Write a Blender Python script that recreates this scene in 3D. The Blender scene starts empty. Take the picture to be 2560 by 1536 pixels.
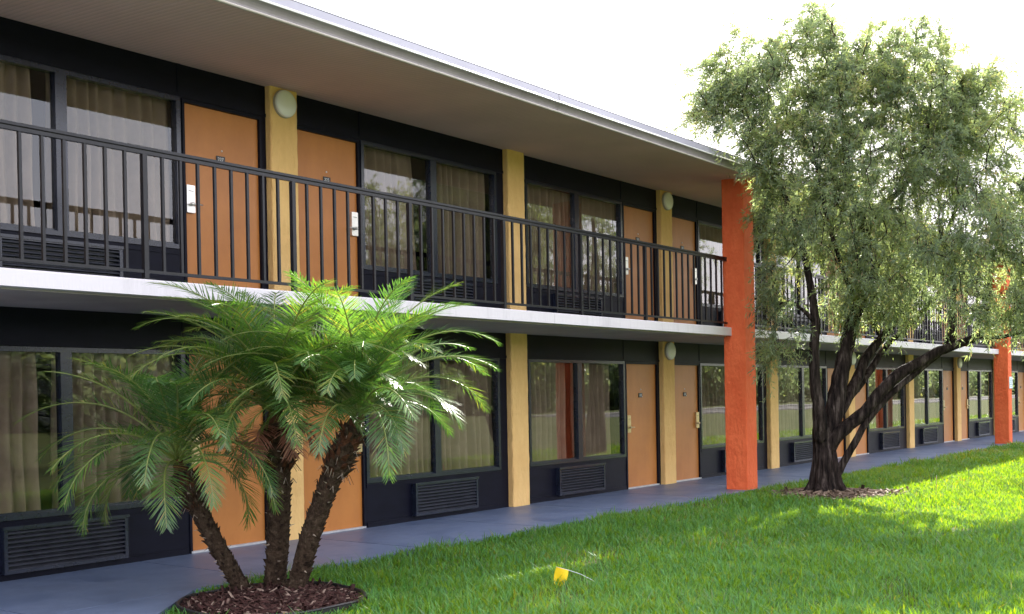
import bpy, math, random
import numpy as np
from mathutils import Vector, Matrix

random.seed(7)
rng = np.random.default_rng(11)
SC = bpy.context.scene
COL = SC.collection
R = math.radians

# ------------------------------------------------------------------ helpers
class MB:
    """collects boxes, tubes and faces for one mesh"""
    def __init__(s):
        s.v = []; s.f = []; s.m = []; s.sm = []
    def face(s, pts, mi=0, smooth=False):
        b = len(s.v); s.v += [tuple(p) for p in pts]
        s.f.append(tuple(range(b, b + len(pts)))); s.m.append(mi); s.sm.append(smooth)
    def box(s, x0, x1, y0, y1, z0, z1, mi=0):
        b = len(s.v)
        s.v += [(x0, y0, z0), (x1, y0, z0), (x1, y1, z0), (x0, y1, z0), (x0, y0, z1), (x1, y0, z1), (x1, y1, z1), (x0, y1, z1)]
        for q in ((0, 3, 2, 1), (4, 5, 6, 7), (0, 1, 5, 4), (1, 2, 6, 5), (2, 3, 7, 6), (3, 0, 4, 7)):
            s.f.append(tuple(b + i for i in q)); s.m.append(mi); s.sm.append(False)
    def rbox(s, x0, x1, y0, y1, z0, z1, r=.01, mi=0):
        """box with its vertical edges chamfered"""
        pts = [(x0 + r, y0), (x1 - r, y0), (x1, y0 + r), (x1, y1 - r), (x1 - r, y1), (x0 + r, y1), (x0, y1 - r), (x0, y0 + r)]
        s.prism(pts, z0, z1, mi)
    def prism(s, pts, z0, z1, mi=0):
        b = len(s.v); n = len(pts)
        s.v += [(x, y, z0) for x, y in pts] + [(x, y, z1) for x, y in pts]
        for i in range(n):
            j = (i + 1) % n
            s.f.append((b + i, b + j, b + n + j, b + n + i)); s.m.append(mi); s.sm.append(False)
        s.f.append(tuple(b + i for i in reversed(range(n)))); s.m.append(mi); s.sm.append(False)
        s.f.append(tuple(b + n + i for i in range(n))); s.m.append(mi); s.sm.append(False)
    def tube(s, pts, rad, n=8, mi=0, cap=True, wob=0.0, seed=0):
        rr = random.Random(seed)
        pts = [Vector(p) for p in pts]; b = len(s.v); m = len(pts)
        ref = Vector((0.31, 0.77, 0.2)).normalized()
        for i, p in enumerate(pts):
            d = (pts[min(i + 1, m - 1)] - pts[max(i - 1, 0)]).normalized()
            a = d.cross(ref)
            if a.length < 1e-3: a = d.orthogonal()
            a.normalize(); c = d.cross(a)
            r = rad[i] if hasattr(rad, '__len__') else rad
            for k in range(n):
                t = 2 * math.pi * k / n
                q = r * (1 + wob * (rr.random() - .5))
                s.v.append(tuple(p + a * (q * math.cos(t)) + c * (q * math.sin(t))))
        for i in range(m - 1):
            for k in range(n):
                k2 = (k + 1) % n
                s.f.append((b + i * n + k, b + i * n + k2, b + (i + 1) * n + k2, b + (i + 1) * n + k)); s.m.append(mi); s.sm.append(True)
        if cap:
            s.f.append(tuple(b + k for k in reversed(range(n)))); s.m.append(mi); s.sm.append(False)
            s.f.append(tuple(b + (m - 1) * n + k for k in range(n))); s.m.append(mi); s.sm.append(False)
    def lathe(s, prof, n=32, axis='y', c=(0, 0, 0), mi=0):
        """revolve (r, h) profile; h runs along -Y"""
        b = len(s.v); m = len(prof)
        for r, h in prof:
            for k in range(n):
                t = 2 * math.pi * k / n
                s.v.append((c[0] + r * math.cos(t), c[1] - h, c[2] + r * math.sin(t)))
        for i in range(m - 1):
            for k in range(n):
                k2 = (k + 1) % n
                s.f.append((b + i * n + k, b + i * n + k2, b + (i + 1) * n + k2, b + (i + 1) * n + k)); s.m.append(mi); s.sm.append(True)
    def extrude_x(s, prof, x0, x1, mi=None, step=None, closed=False):
        """(y, z) profile swept along X; mi = list of material slots per segment"""
        n = len(prof)
        xs = [x0, x1] if not step else list(np.linspace(x0, x1, int((x1 - x0) / step) + 2))
        for a, bx in zip(xs[:-1], xs[1:]):
            for i in range(n if closed else n - 1):
                j = (i + 1) % n
                (ya, za), (yb, zb) = prof[i], prof[j]
                s.face([(a, ya, za), (bx, ya, za), (bx, yb, zb), (a, yb, zb)], mi[i] if mi else 0)
        if closed:
            s.face([(x0, y, z) for y, z in prof], mi[0] if mi else 0)
            s.face([(x1, y, z) for y, z in reversed(prof)], mi[0] if mi else 0)
    def mesh(s, name, mats):
        me = bpy.data.meshes.new(name)
        me.from_pydata(s.v, [], s.f)
        for m in (mats if isinstance(mats, (list, tuple)) else [mats]): me.materials.append(m)
        me.polygons.foreach_set('material_index', s.m)
        me.polygons.foreach_set('use_smooth', s.sm)
        me.update()
        return me

def link(name, me, parent=None, loc=(0, 0, 0), rot=None):
    o = bpy.data.objects.new(name, me); COL.objects.link(o)
    if parent is not None: o.parent = parent
    o.location = loc
    if rot: o.rotation_euler = rot
    return o
def obj(name, mb, mats, parent=None, loc=(0, 0, 0), rot=None):
    return link(name, mb.mesh(name, mats), parent, loc, rot)
def tag(o, label=None, cat=None, group=None, kind=None):
    if label: o['label'] = label
    if cat: o['category'] = cat
    if group: o['group'] = group
    if kind: o['kind'] = kind
    return o
def thing(name, label, cat, loc=(0, 0, 0), group=None, rot=None):
    return tag(link(name, None, None, loc, rot), label, cat, group)
def bevel(o, w, seg=2):
    m = o.modifiers.new('bevel', 'BEVEL'); m.width = w; m.segments = seg; m.limit_method = 'ANGLE'; m.angle_limit = R(40)
    return o
def np_mesh(name, V, F, mats, midx=None, attr=None, smooth=False):
    """V (n,3); F (m,k) constant k"""
    me = bpy.data.meshes.new(name)
    V = np.asarray(V, np.float32); F = np.asarray(F, np.int32)
    n, k = F.shape
    me.vertices.add(len(V)); me.vertices.foreach_set('co', V.ravel())
    me.loops.add(n * k); me.loops.foreach_set('vertex_index', F.ravel())
    me.polygons.add(n); me.polygons.foreach_set('loop_start', np.arange(0, n * k, k, dtype=np.int32))
    me.polygons.foreach_set('loop_total', np.full(n, k, np.int32))
    if midx is not None: me.polygons.foreach_set('material_index', np.asarray(midx, np.int32))
    if smooth: me.polygons.foreach_set('use_smooth', np.ones(n, bool))
    for m in (mats if isinstance(mats, (list, tuple)) else [mats]): me.materials.append(m)
    if attr is not None:
        a = me.attributes.new('tint', 'FLOAT', 'POINT'); a.data.foreach_set('value', np.asarray(attr, np.float32))
    me.update(calc_edges=True)
    return me

# ------------------------------------------------------------------ materials
def newmat(name):
    m = bpy.data.materials.new(name); m.use_nodes = True
    nt = m.node_tree; nt.nodes.clear()
    out = nt.nodes.new('ShaderNodeOutputMaterial')
    return m, nt, out
def N(nt, t, **kw):
    n = nt.nodes.new(t)
    for k, v in kw.items():
        if hasattr(n, k): setattr(n, k, v)
        else: n.inputs[k.replace('_', ' ')].default_value = v
    return n
def ramp(nt, src, stops):
    r = nt.nodes.new('ShaderNodeValToRGB'); e = r.color_ramp.elements
    while len(e) < len(stops): e.new(.5)
    for el, (p, c) in zip(e, stops):
        el.position = p; el.color = (*c, 1) if len(c) == 3 else c
    nt.links.new(src, r.inputs[0]); return r
def surf(name, c1, c2, scale=6, rough=.6, bump=0, bscale=40, spec=.5, stretch=(1, 1, 1), lo=.35, hi=.65, detail=6, c3=None, rough2=None, metal=0, bdist=.01):
    m, nt, out = newmat(name); L = nt.links
    tc = N(nt, 'ShaderNodeTexCoord'); mp = N(nt, 'ShaderNodeMapping'); mp.inputs['Scale'].default_value = stretch
    L.new(tc.outputs['Object'], mp.inputs[0])
    no = N(nt, 'ShaderNodeTexNoise'); no.inputs['Scale'].default_value = scale; no.inputs['Detail'].default_value = detail; no.inputs['Roughness'].default_value = .65
    L.new(mp.outputs[0], no.inputs['Vector'])
    st = [(lo, c1), (hi, c2)] if c3 is None else [(lo, c1), ((lo + hi) / 2, c2), (hi, c3)]
    rp = ramp(nt, no.outputs[0], st)
    p = N(nt, 'ShaderNodeBsdfPrincipled'); p.inputs['Roughness'].default_value = rough; p.inputs['Specular IOR Level'].default_value = spec; p.inputs['Metallic'].default_value = metal
    L.new(rp.outputs[0], p.inputs['Base Color'])
    if rough2 is not None:
        mr = N(nt, 'ShaderNodeMapRange'); mr.inputs[1].default_value = lo; mr.inputs[2].default_value = hi; mr.inputs[3].default_value = rough; mr.inputs[4].default_value = rough2
        L.new(no.outputs[0], mr.inputs[0]); L.new(mr.outputs[0], p.inputs['Roughness'])
    if bump:
        n2 = N(nt, 'ShaderNodeTexNoise'); n2.inputs['Scale'].default_value = bscale; n2.inputs['Detail'].default_value = 4
        L.new(mp.outputs[0], n2.inputs['Vector'])
        b = N(nt, 'ShaderNodeBump'); b.inputs['Strength'].default_value = bump; b.inputs['Distance'].default_value = bdist
        L.new(n2.outputs[0], b.inputs['Height']); L.new(b.outputs[0], p.inputs['Normal'])
    L.new(p.outputs[0], out.inputs[0])
    return m

M = {}
M['yellow'] = surf('yellow_stucco', (.74, .465, .175), (.82, .54, .215), 5, .85, .9, 26, .25, bdist=.02, stretch=(1, 1, .45))
M['orange'] = surf('orange_stucco', (.72, .125, .042), (.80, .165, .058), 4, .85, 1.0, 24, .25, bdist=.022, stretch=(1, 1, .5))
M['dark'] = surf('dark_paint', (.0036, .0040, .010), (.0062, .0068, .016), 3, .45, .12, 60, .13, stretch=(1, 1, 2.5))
M['alu'] = surf('dark_aluminium', (.009, .012, .024), (.014, .019, .036), 8, .26, 0, 50, .6)
M['rail'] = surf('black_railing_paint', (.005, .005, .007), (.010, .010, .014), 12, .42, .1, 80, .4)
M['door'] = surf('door_paint', (.42, .148, .026), (.51, .190, .036), 2.2, .45, .06, 90, .5, stretch=(1, 1, .6))
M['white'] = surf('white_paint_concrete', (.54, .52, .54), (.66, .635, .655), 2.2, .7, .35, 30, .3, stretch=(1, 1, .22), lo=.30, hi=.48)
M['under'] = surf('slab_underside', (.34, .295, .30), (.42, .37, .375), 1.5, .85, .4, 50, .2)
M['walk'] = surf('painted_concrete', (.088, .125, .215), (.122, .165, .265), 1.6, .36, .16, 70, .45, c3=(.115, .15, .235), rough2=.52)
M['curtain'] = surf('curtain_cloth', (.27, .215, .165), (.35, .285, .22), 3, .9, .1, 200, .1)
M['silver'] = surf('satin_nickel', (.62, .60, .56), (.72, .70, .66), 20, .32, 0, 10, .5, metal=.75)
M['brass'] = surf('dull_brass', (.50, .38, .20), (.60, .47, .27), 20, .35, 0, 10, .5, metal=.7)
M['plate'] = surf('black_plastic', (.012, .011, .011), (.02, .018, .018), 20, .4)
M['digit'] = surf('white_digit', (.7, .7, .7), (.8, .8, .8), 20, .5)
M['lampglass'] = surf('opal_lamp_glass', (.80, .79, .76), (.86, .85, .83), 3, .22, 0, 10, .5)
M['lamprim'] = surf('lamp_base_metal', (.36, .33, .27), (.46, .43, .36), 6, .4)
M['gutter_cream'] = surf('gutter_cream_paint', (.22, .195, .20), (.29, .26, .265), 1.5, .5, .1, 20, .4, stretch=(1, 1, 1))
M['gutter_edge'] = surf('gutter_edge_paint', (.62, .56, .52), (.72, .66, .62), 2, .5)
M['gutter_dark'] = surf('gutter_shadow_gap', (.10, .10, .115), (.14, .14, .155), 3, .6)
M['gutter_white'] = surf('gutter_white_paint', (.80, .80, .79), (.86, .86, .85), 2, .35)
M['gutter_grey'] = surf('grey_metal_drip_edge', (.33, .325, .375), (.39, .385, .44), 1.2, .4, .05, 9, .5)
M['shingle'] = surf('roof_shingle', (.10, .095, .09), (.16, .15, .14), 9, .9, .6, 30)
M['edging'] = surf('black_edging_plastic', (.012, .012, .013), (.022, .022, .024), 14, .5)
M['sill'] = surf('aluminium_threshold', (.45, .46, .48), (.58, .59, .60), 8, .4, metal=.4)
M['signwhite'] = surf('pale_blue_sign', (.55, .64, .70), (.62, .70, .75), 4, .45)
M['signink'] = surf('sign_ink', (.22, .36, .48), (.30, .42, .52), 9, .5)
M['flagyellow'] = surf('yellow_vinyl', (.80, .52, .008), (.86, .60, .012), 8, .45, .2, 40)
M['flagorange'] = surf('orange_vinyl', (.80, .20, .015), (.85, .26, .03), 8, .45, .2, 40)
M['wire'] = surf('galvanised_wire', (.55, .56, .57), (.68, .69, .70), 30, .4, metal=.3)
M['asphalt'] = surf('asphalt', (.045, .045, .047), (.065, .065, .067), 9, .9, .4, 80)
M['kerb'] = surf('concrete_kerb', (.13, .125, .12), (.18, .175, .165), 3, .9, .3, 40)
M['joint'] = surf('dark_joint', (.05, .055, .06), (.07, .075, .08), 9, .9)

# soffit: fine boards running out from the wall
def soffit_mat():
    m, nt, out = newmat('soffit_boards'); L = nt.links
    tc = N(nt, 'ShaderNodeTexCoord')
    w = N(nt, 'ShaderNodeTexWave', wave_type='BANDS', bands_direction='X'); w.inputs['Scale'].default_value = 5.2; w.inputs['Distortion'].default_value = .6; w.inputs['Detail'].default_value = 2
    no = N(nt, 'ShaderNodeTexNoise'); no.inputs['Scale'].default_value = 1.3; no.inputs['Detail'].default_value = 6
    L.new(tc.outputs['Object'], w.inputs['Vector']); L.new(tc.outputs['Object'], no.inputs['Vector'])
    rp = ramp(nt, no.outputs[0], [(.3, (.62, .41, .39)), (.7, (.71, .47, .45))])
    r2 = ramp(nt, w.outputs[0], [(.0, (.82, .82, .82)), (.25, (1, 1, 1))])
    mx = N(nt, 'ShaderNodeMix', data_type='RGBA', blend_type='MULTIPLY'); mx.inputs[0].default_value = .8
    L.new(rp.outputs[0], mx.inputs[6]); L.new(r2.outputs[0], mx.inputs[7])
    p = N(nt, 'ShaderNodeBsdfPrincipled'); p.inputs['Roughness'].default_value = .85
    b = N(nt, 'ShaderNodeBump'); b.inputs['Strength'].default_value = .4; b.inputs['Distance'].default_value = .006
    L.new(w.outputs[0], b.inputs['Height']); L.new(b.outputs[0], p.inputs['Normal'])
    L.new(mx.outputs[2], p.inputs['Base Color']); L.new(p.outputs[0], out.inputs[0]); return m
M['soffit'] = soffit_mat()

def glass_mat():
    m, nt, out = newmat('window_glass'); L = nt.links
    t = N(nt, 'ShaderNodeBsdfTransparent'); t.inputs[0].default_value = (.86, .85, .83, 1)
    g = N(nt, 'ShaderNodeBsdfGlossy'); g.inputs['Roughness'].default_value = .004; g.inputs[0].default_value = (1, 1, 1, 1)
    tc = N(nt, 'ShaderNodeTexCoord'); no = N(nt, 'ShaderNodeTexNoise'); no.inputs['Scale'].default_value = 1.1; no.inputs['Detail'].default_value = 1
    b = N(nt, 'ShaderNodeBump'); b.inputs['Strength'].default_value = .05; b.inputs['Distance'].default_value = .02
    L.new(tc.outputs['Object'], no.inputs['Vector']); L.new(no.outputs[0], b.inputs['Height']); L.new(b.outputs[0], g.inputs['Normal'])
    fr = N(nt, 'ShaderNodeFresnel'); fr.inputs[0].default_value = 1.55
    mu = N(nt, 'ShaderNodeMath', operation='MULTIPLY'); mu.inputs[1].default_value = 1.4; mu.use_clamp = True
    L.new(fr.outputs[0], mu.inputs[0])
    ge = N(nt, 'ShaderNodeNewGeometry'); iv = N(nt, 'ShaderNodeMath', operation='SUBTRACT'); iv.inputs[0].default_value = 1.0; L.new(ge.outputs['Backfacing'], iv.inputs[1])
    m2 = N(nt, 'ShaderNodeMath', operation='MULTIPLY'); L.new(mu.outputs[0], m2.inputs[0]); L.new(iv.outputs[0], m2.inputs[1]); mu = m2   # the outer face mirrors, the inner one only passes light
    mx = N(nt, 'ShaderNodeMixShader'); L.new(mu.outputs[0], mx.inputs[0]); L.new(t.outputs[0], mx.inputs[1]); L.new(g.outputs[0], mx.inputs[2])
    L.new(mx.outputs[0], out.inputs[0]); return m
M['glass'] = glass_mat()

def leaf_mat(name, stops, trans, tfac=.4, rough=.4, spec=.5, patch=None):
    """leaf colours run over the per-vertex 'tint' attribute"""
    m, nt, out = newmat(name); L = nt.links
    at = N(nt, 'ShaderNodeAttribute', attribute_name='tint')
    rp = ramp(nt, at.outputs['Fac'], stops)
    col = rp.outputs[0]
    if patch:
        tc = N(nt, 'ShaderNodeTexCoord'); no = N(nt, 'ShaderNodeTexNoise'); no.inputs['Scale'].default_value = patch[0]; no.inputs['Detail'].default_value = 5; no.inputs['Roughness'].default_value = .6
        L.new(tc.outputs['Object'], no.inputs['Vector'])
        pr = ramp(nt, no.outputs[0], [(patch[1], (0, 0, 0)), (patch[2], (1, 1, 1))])
        mx = N(nt, 'ShaderNodeMix', data_type='RGBA'); L.new(pr.outputs[0], mx.inputs[0]); L.new(col, mx.inputs[6]); mx.inputs[7].default_value = (*patch[3], 1)
        col = mx.outputs[2]
    p = N(nt, 'ShaderNodeBsdfPrincipled'); p.inputs['Roughness'].default_value = rough; p.inputs['Specular IOR Level'].default_value = spec
    L.new(col, p.inputs['Base Color'])
    t = N(nt, 'ShaderNodeBsdfTranslucent')
    mt = N(nt, 'ShaderNodeMix', data_type='RGBA', blend_type='MULTIPLY'); mt.inputs[0].default_value = 1
    L.new(col, mt.inputs[6]); mt.inputs[7].default_value = (*trans, 1); mt.clamp_result = False
    L.new(mt.outputs[2], t.inputs[0])
    ms = N(nt, 'ShaderNodeMixShader'); ms.inputs[0].default_value = tfac
    L.new(p.outputs[0], ms.inputs[1]); L.new(t.outputs[0], ms.inputs[2]); L.new(ms.outputs[0], out.inputs[0]); return m
M['grass'] = leaf_mat('grass_blade', [(0, (.030, .135, .026)), (.5, (.064, .255, .048)), (.85, (.12, .34, .070)), (1, (.125, .24, .125))], (3.7, 1.5, .06), .5, .42, .5)
M['leaf'] = leaf_mat('bottlebrush_leaf', [(0, (.10, .145, .100)), (.5, (.170, .225, .150)), (.85, (.26, .32, .13)), (1, (.30, .24, .15))], (1.8, 1.75, 1.05), .58, .45, .5)
M['frond'] = leaf_mat('palm_leaflet', [(0, (.038, .090, .036)), (.5, (.070, .150, .052)), (.85, (.13, .22, .045)), (1, (.26, .23, .06))], (1.75, 1.9, .6), .36, .27, .6)
M['deadfrond'] = leaf_mat('dead_palm_leaf', [(0, (.16, .055, .035)), (.6, (.26, .11, .07)), (1, (.36, .22, .14))], (1.2, 1., .8), .3, .6)
M['rachis'] = surf('palm_rachis', (.12, .17, .035), (.20, .22, .05), 8, .4)
M['bark'] = surf('tree_bark', (.005, .004, .004), (.030, .022, .019), 17, .95, 1.0, 15, .1, stretch=(1, 1, .13), c3=(.105, .085, .074), bdist=.09, lo=.36, hi=.70)
M['root'] = surf('bare_roots', (.13, .09, .065), (.27, .20, .15), 14, .9, .6, 50, .15)
M['palmbark'] = surf('palm_bark', (.012, .008, .006), (.042, .027, .018), 18, .95, 1.0, 50, .1, c3=(.075, .052, .035), bdist=.02)
M['palmstub'] = surf('palm_stub', (.022, .014, .009), (.06, .042, .028), 26, .9, .4, 80, .1, c3=(.20, .16, .12), lo=.35, hi=.85)
M['palestub'] = surf('pale_dry_stub', (.20, .15, .11), (.42, .35, .28), 30, .8)
M['fibre'] = surf('palm_fibre', (.045, .018, .010), (.10, .045, .024), 30, .95, .8, 90, .1)
M['mulch'] = leaf_mat('bark_chips', [(0, (.018, .008, .007)), (.45, (.050, .021, .018)), (.8, (.095, .052, .042)), (1, (.26, .19, .15))], (.6, .5, .4), .05, .85, .2)
M['chips'] = leaf_mat('tree_litter', [(0, (.05, .035, .025)), (.5, (.14, .10, .07)), (.85, (.24, .18, .13)), (1, (.42, .34, .25))], (.6, .5, .4), .05, .85, .2)
def white_mat():
    """white painted slab edge: patchy paint with short grey run-off streaks below the joints"""
    m = M['white']; nt = m.node_tree; L = nt.links; p = next(n for n in nt.nodes if n.type == 'BSDF_PRINCIPLED')
    src = p.inputs['Base Color'].links[0].from_socket
    tc = N(nt, 'ShaderNodeTexCoord'); mp = N(nt, 'ShaderNodeMapping'); mp.inputs['Scale'].default_value = (9, 1, .35); L.new(tc.outputs['Object'], mp.inputs[0])
    no = N(nt, 'ShaderNodeTexNoise'); no.inputs['Scale'].default_value = 1.6; no.inputs['Detail'].default_value = 6; no.inputs['Roughness'].default_value = .75; L.new(mp.outputs[0], no.inputs['Vector'])
    r = ramp(nt, no.outputs[0], [(.60, (1, 1, 1)), (.76, (.42, .42, .41))])
    mx = N(nt, 'ShaderNodeMix', data_type='RGBA', blend_type='MULTIPLY'); mx.inputs[0].default_value = .8
    L.new(src, mx.inputs[6]); L.new(r.outputs[0], mx.inputs[7]); L.new(mx.outputs[2], p.inputs['Base Color'])
white_mat()
def soil_mat():
    return surf('lawn_soil', (.035, .050, .014), (.075, .095, .026), .8, .95, .6, 30, .1, c3=(.12, .10, .045), lo=.3, hi=.75)
M['soil'] = soil_mat()

# ------------------------------------------------------------------ the measured place
XA, W, WC, DC = 8.438, 4.288, .388, .09       # first lamp pilaster, bay pitch, pilaster width and projection
Z2, ZU, ZS1, ZSF = 2.5745, 2.425, 2.4537, 4.995
YS, YR = 1.56, 1.48
DOOR, SILL, HEAD = 2.03, .5735, 2.03
OX, OP, OY0, OY1, OW = 16.595, 16.286, 1.40, 1.792, .375
KMIN, KMAX = -2, 10
XL, XR = XA + KMIN * W, XA + KMAX * W + WC
def px0(k): return XA + k * W
SUN_AZ = (.978, .209); SUN_EL = R(33)

# ------------------------------------------------------------------ setting: ground, walk, road
g = MB(); g.face([(-150, -400, -.045), (500, -400, -.045), (500, 400, -.045), (-150, 400, -.045)])
tag(obj('lawn', g, M['soil']), kind='structure')
wk = MB()
wx = XL - 6
while wx < XR + 8:                                   # slabs of walk between control joints
    wk.box(wx + .006, wx + 2.132, -1.83, .42, -.14, 0.0)
    wx += W / 2
wk.box(XL - 6, XR + 8, -1.82, .42, -.20, -.006, 1)
wk.prism([(5.98, -1.834), (5.05, -2.57), (3.2, -4.1), (-6, -11.5), (-9, -11.5), (-9, -1.834)], -.14, -.001)
tag(obj('walkway', wk, [M['walk'], M['joint']]), kind='structure')
rd = MB(); rd.box(66, 500, -37, -29.5, -.12, -.034)
tag(obj('road', rd, M['asphalt']), kind='structure')
kb = MB(); kb.box(66, 500, -29.5, -28.2, -.12, .07); kb.box(66, 500, -39.4, -37, -.12, .07)
tag(obj('pavement', kb, M['kerb']), kind='structure')

# ------------------------------------------------------------------ the motel
B = thing('motel_building', 'two storey motel wing with orange doors, dark window bays and a balcony walkway', 'building')

def bay_layout(i):
    """bay between pilaster i and i+1 -> door x0,x1, window centre, jamb edges"""
    a, b = px0(i) + WC, px0(i + 1)
    if i % 2 == 0:   # door next to the lamp pilaster on its left
        return dict(a=a, b=b, d0=a + .05, d1=a + 1.02, wc=a + 2.40, right=True)
    return dict(a=a, b=b, d0=b - 1.08, d1=b - .10, wc=b - 2.46, right=False)
HW, MU = 1.275, .058

def wall_mesh(zb, zt):
    w = MB()
    for i in range(KMIN, KMAX):
        L = bay_layout(i); a, b = L['a'], L['b']
        w.box(a, b, .0, .20, zb + HEAD + .045, zt)                      # header panel
        w0, w1 = L['wc'] - HW - .05, L['wc'] + HW + .05
        w.box(w0, w1, .0, .20, zb, zb + SILL - .045)                      # panel under the window
        w.box(w0, w1, -.012, -.0, zb + .0, zb + .06)                     # kick strip
        w.box(w0, w1, -.010, -.0, zb + SILL - .10, zb + SILL - .055)
        for e0, e1 in ([(a, L['d0'] - .03), (L['d1'] + .03, w0), (w1, b)] if L['right'] else [(a, w0), (w1, L['d0'] - .03), (L['d1'] + .03, b)]):
            if e1 - e0 > .005: w.box(e0, e1, .001, .20, zb, zb + HEAD + .044)
        # header seams, as raised battens over the jambs
        xs = L['d1'] + .06 if L['right'] else L['d0'] - .06
        w.box(xs - .02, xs + .02, -.008, 0, zb + HEAD + .05, zt - .004)
        w.box(a, b, -.010, 0, zb + HEAD + .050, zb + HEAD + .085)
        # door frame
        w.box(L['d0'] - .03, L['d0'] - .001, -.012, .09, zb, zb + HEAD + .042)
        w.box(L['d1'] + .001, L['d1'] + .03, -.012, .09, zb, zb + HEAD + .042)
        w.box(L['d0'] - .001, L['d1'] + .001, -.012, .09, zb + DOOR + .004, zb + HEAD + .042)
    return w
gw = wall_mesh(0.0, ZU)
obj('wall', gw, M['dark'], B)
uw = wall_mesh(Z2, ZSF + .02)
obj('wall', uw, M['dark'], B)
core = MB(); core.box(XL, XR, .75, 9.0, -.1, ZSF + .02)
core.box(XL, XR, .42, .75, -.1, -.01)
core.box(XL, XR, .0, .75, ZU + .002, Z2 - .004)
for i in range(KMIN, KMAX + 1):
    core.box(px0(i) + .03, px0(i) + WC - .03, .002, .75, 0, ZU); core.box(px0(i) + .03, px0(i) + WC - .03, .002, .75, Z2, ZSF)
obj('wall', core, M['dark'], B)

# balcony slab
sl = MB()
SXL, SXR = XL - 2, XR + 2
sl.extrude_x([(-YS, ZS1), (-YS, Z2 - .012), (-YS + .015, Z2), (.0, Z2)], SXL, SXR, [0, 0, 1], step=2.14)
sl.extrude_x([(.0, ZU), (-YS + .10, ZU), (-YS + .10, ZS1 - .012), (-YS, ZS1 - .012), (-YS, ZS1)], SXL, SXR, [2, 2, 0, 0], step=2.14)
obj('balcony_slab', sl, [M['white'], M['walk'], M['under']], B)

# roof
rf = MB()
rf.face([(SXL, -1.985, 5.118), (SXR, -1.985, 5.118), (SXR, 4.5, 6.15), (SXL, 4.5, 6.15)])
rf.face([(SXL, 4.5, 6.15), (SXR, 4.5, 6.15), (SXR, 11, 5.1), (SXL, 11, 5.1)])
rf.face([(SXL, -2.0, 5.0), (SXL, 4.5, 6.1), (SXL, 11, 5.0)]); rf.face([(SXR, -2.0, 5.0), (SXR, 4.5, 6.1), (SXR, 11, 5.0)])
roof = obj('roof', rf, M['shingle'], B)
so = MB(); so.extrude_x([(.20, ZSF + .004), (-1.955, 4.905)], SXL, SXR, step=4)
obj('soffit', so, M['soffit'], roof)
gu = MB()
# cream board, ogee trough, white rolled lip, leaning grey drip edge
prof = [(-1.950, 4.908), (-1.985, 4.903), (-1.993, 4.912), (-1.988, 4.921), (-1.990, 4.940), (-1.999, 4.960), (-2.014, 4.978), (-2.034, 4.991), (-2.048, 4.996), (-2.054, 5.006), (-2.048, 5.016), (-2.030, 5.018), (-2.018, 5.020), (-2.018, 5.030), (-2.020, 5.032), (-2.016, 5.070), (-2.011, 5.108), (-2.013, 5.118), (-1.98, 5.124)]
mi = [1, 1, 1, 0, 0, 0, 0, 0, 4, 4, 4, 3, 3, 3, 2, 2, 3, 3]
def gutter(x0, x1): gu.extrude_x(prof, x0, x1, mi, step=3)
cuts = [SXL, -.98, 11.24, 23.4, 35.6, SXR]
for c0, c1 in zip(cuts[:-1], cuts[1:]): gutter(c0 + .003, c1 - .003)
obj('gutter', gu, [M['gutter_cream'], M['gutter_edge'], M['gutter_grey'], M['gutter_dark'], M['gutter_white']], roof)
for c in cuts[1:-1]:
    gj = MB()
    gj.extrude_x([(y - .004 * (1 if y < -1.99 else 1), z) for y, z in prof], c - .045, c + .045, mi)
    obj('gutter_joint', gj, [M['gutter_cream'], M['gutter_edge'], M['gutter_grey'], M['gutter_dark'], M['gutter_white']], roof)

# yellow pilasters, one mesh per storey height
def rough_pillar(w, d0, d1, z0, z1, r, seed, nz):
    """a stuccoed pillar with slightly wandering, rounded arrises"""
    rr = random.Random(seed); mb = MB()
    prof = []
    for cx, cy, a0 in ((r, -d1 + r, 180), (w - r, -d1 + r, 270), (w - r, d0 - r, 0), (r, d0 - r, 90)):
        for t in (0, 30, 60, 90): prof.append((cx + r * math.cos(R(a0 + t)), cy + r * math.sin(R(a0 + t))))
    n = len(prof); base = len(mb.v)
    for j in range(nz + 1):
        z = z0 + (z1 - z0) * j / nz
        for x, y in prof:
            mb.v.append((x + rr.gauss(0, .0018), y + rr.gauss(0, .0018), z))
    for j in range(nz):
        for k in range(n):
            k2 = (k + 1) % n
            mb.f.append((base + j * n + k, base + j * n + k2, base + (j + 1) * n + k2, base + (j + 1) * n + k)); mb.m.append(0); mb.sm.append(False)
    mb.face([mb.v[base + nz * n + k] for k in range(n)])
    mb.face([mb.v[base + k] for k in reversed(range(n))])
    return mb
pil = [rough_pillar(WC, .03, DC, 0, ZU + .01, .018, s, 30).mesh('pilaster', M['yellow']) for s in (1, 2)]
pil_up = [rough_pillar(WC, .03, DC, 0, ZSF - Z2 - .004, .018, s, 30).mesh('pilaster', M['yellow']) for s in (3, 4)]
for k in range(KMIN, KMAX + 1):
    link('pilaster', pil[k % 2], B, (px0(k), 0, 0.001))
    link('pilaster', pil_up[k % 2], B, (px0(k), 0, Z2 + .001))
oc = rough_pillar(OW, -OY0 - .02, OY1, -.05, ZSF - .055, .016, 9, 60).mesh('column', M['orange'])
for n in (-1, 0, 1, 2):
    link('column', oc, B, (OX + n * OP, 0, 0))

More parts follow.
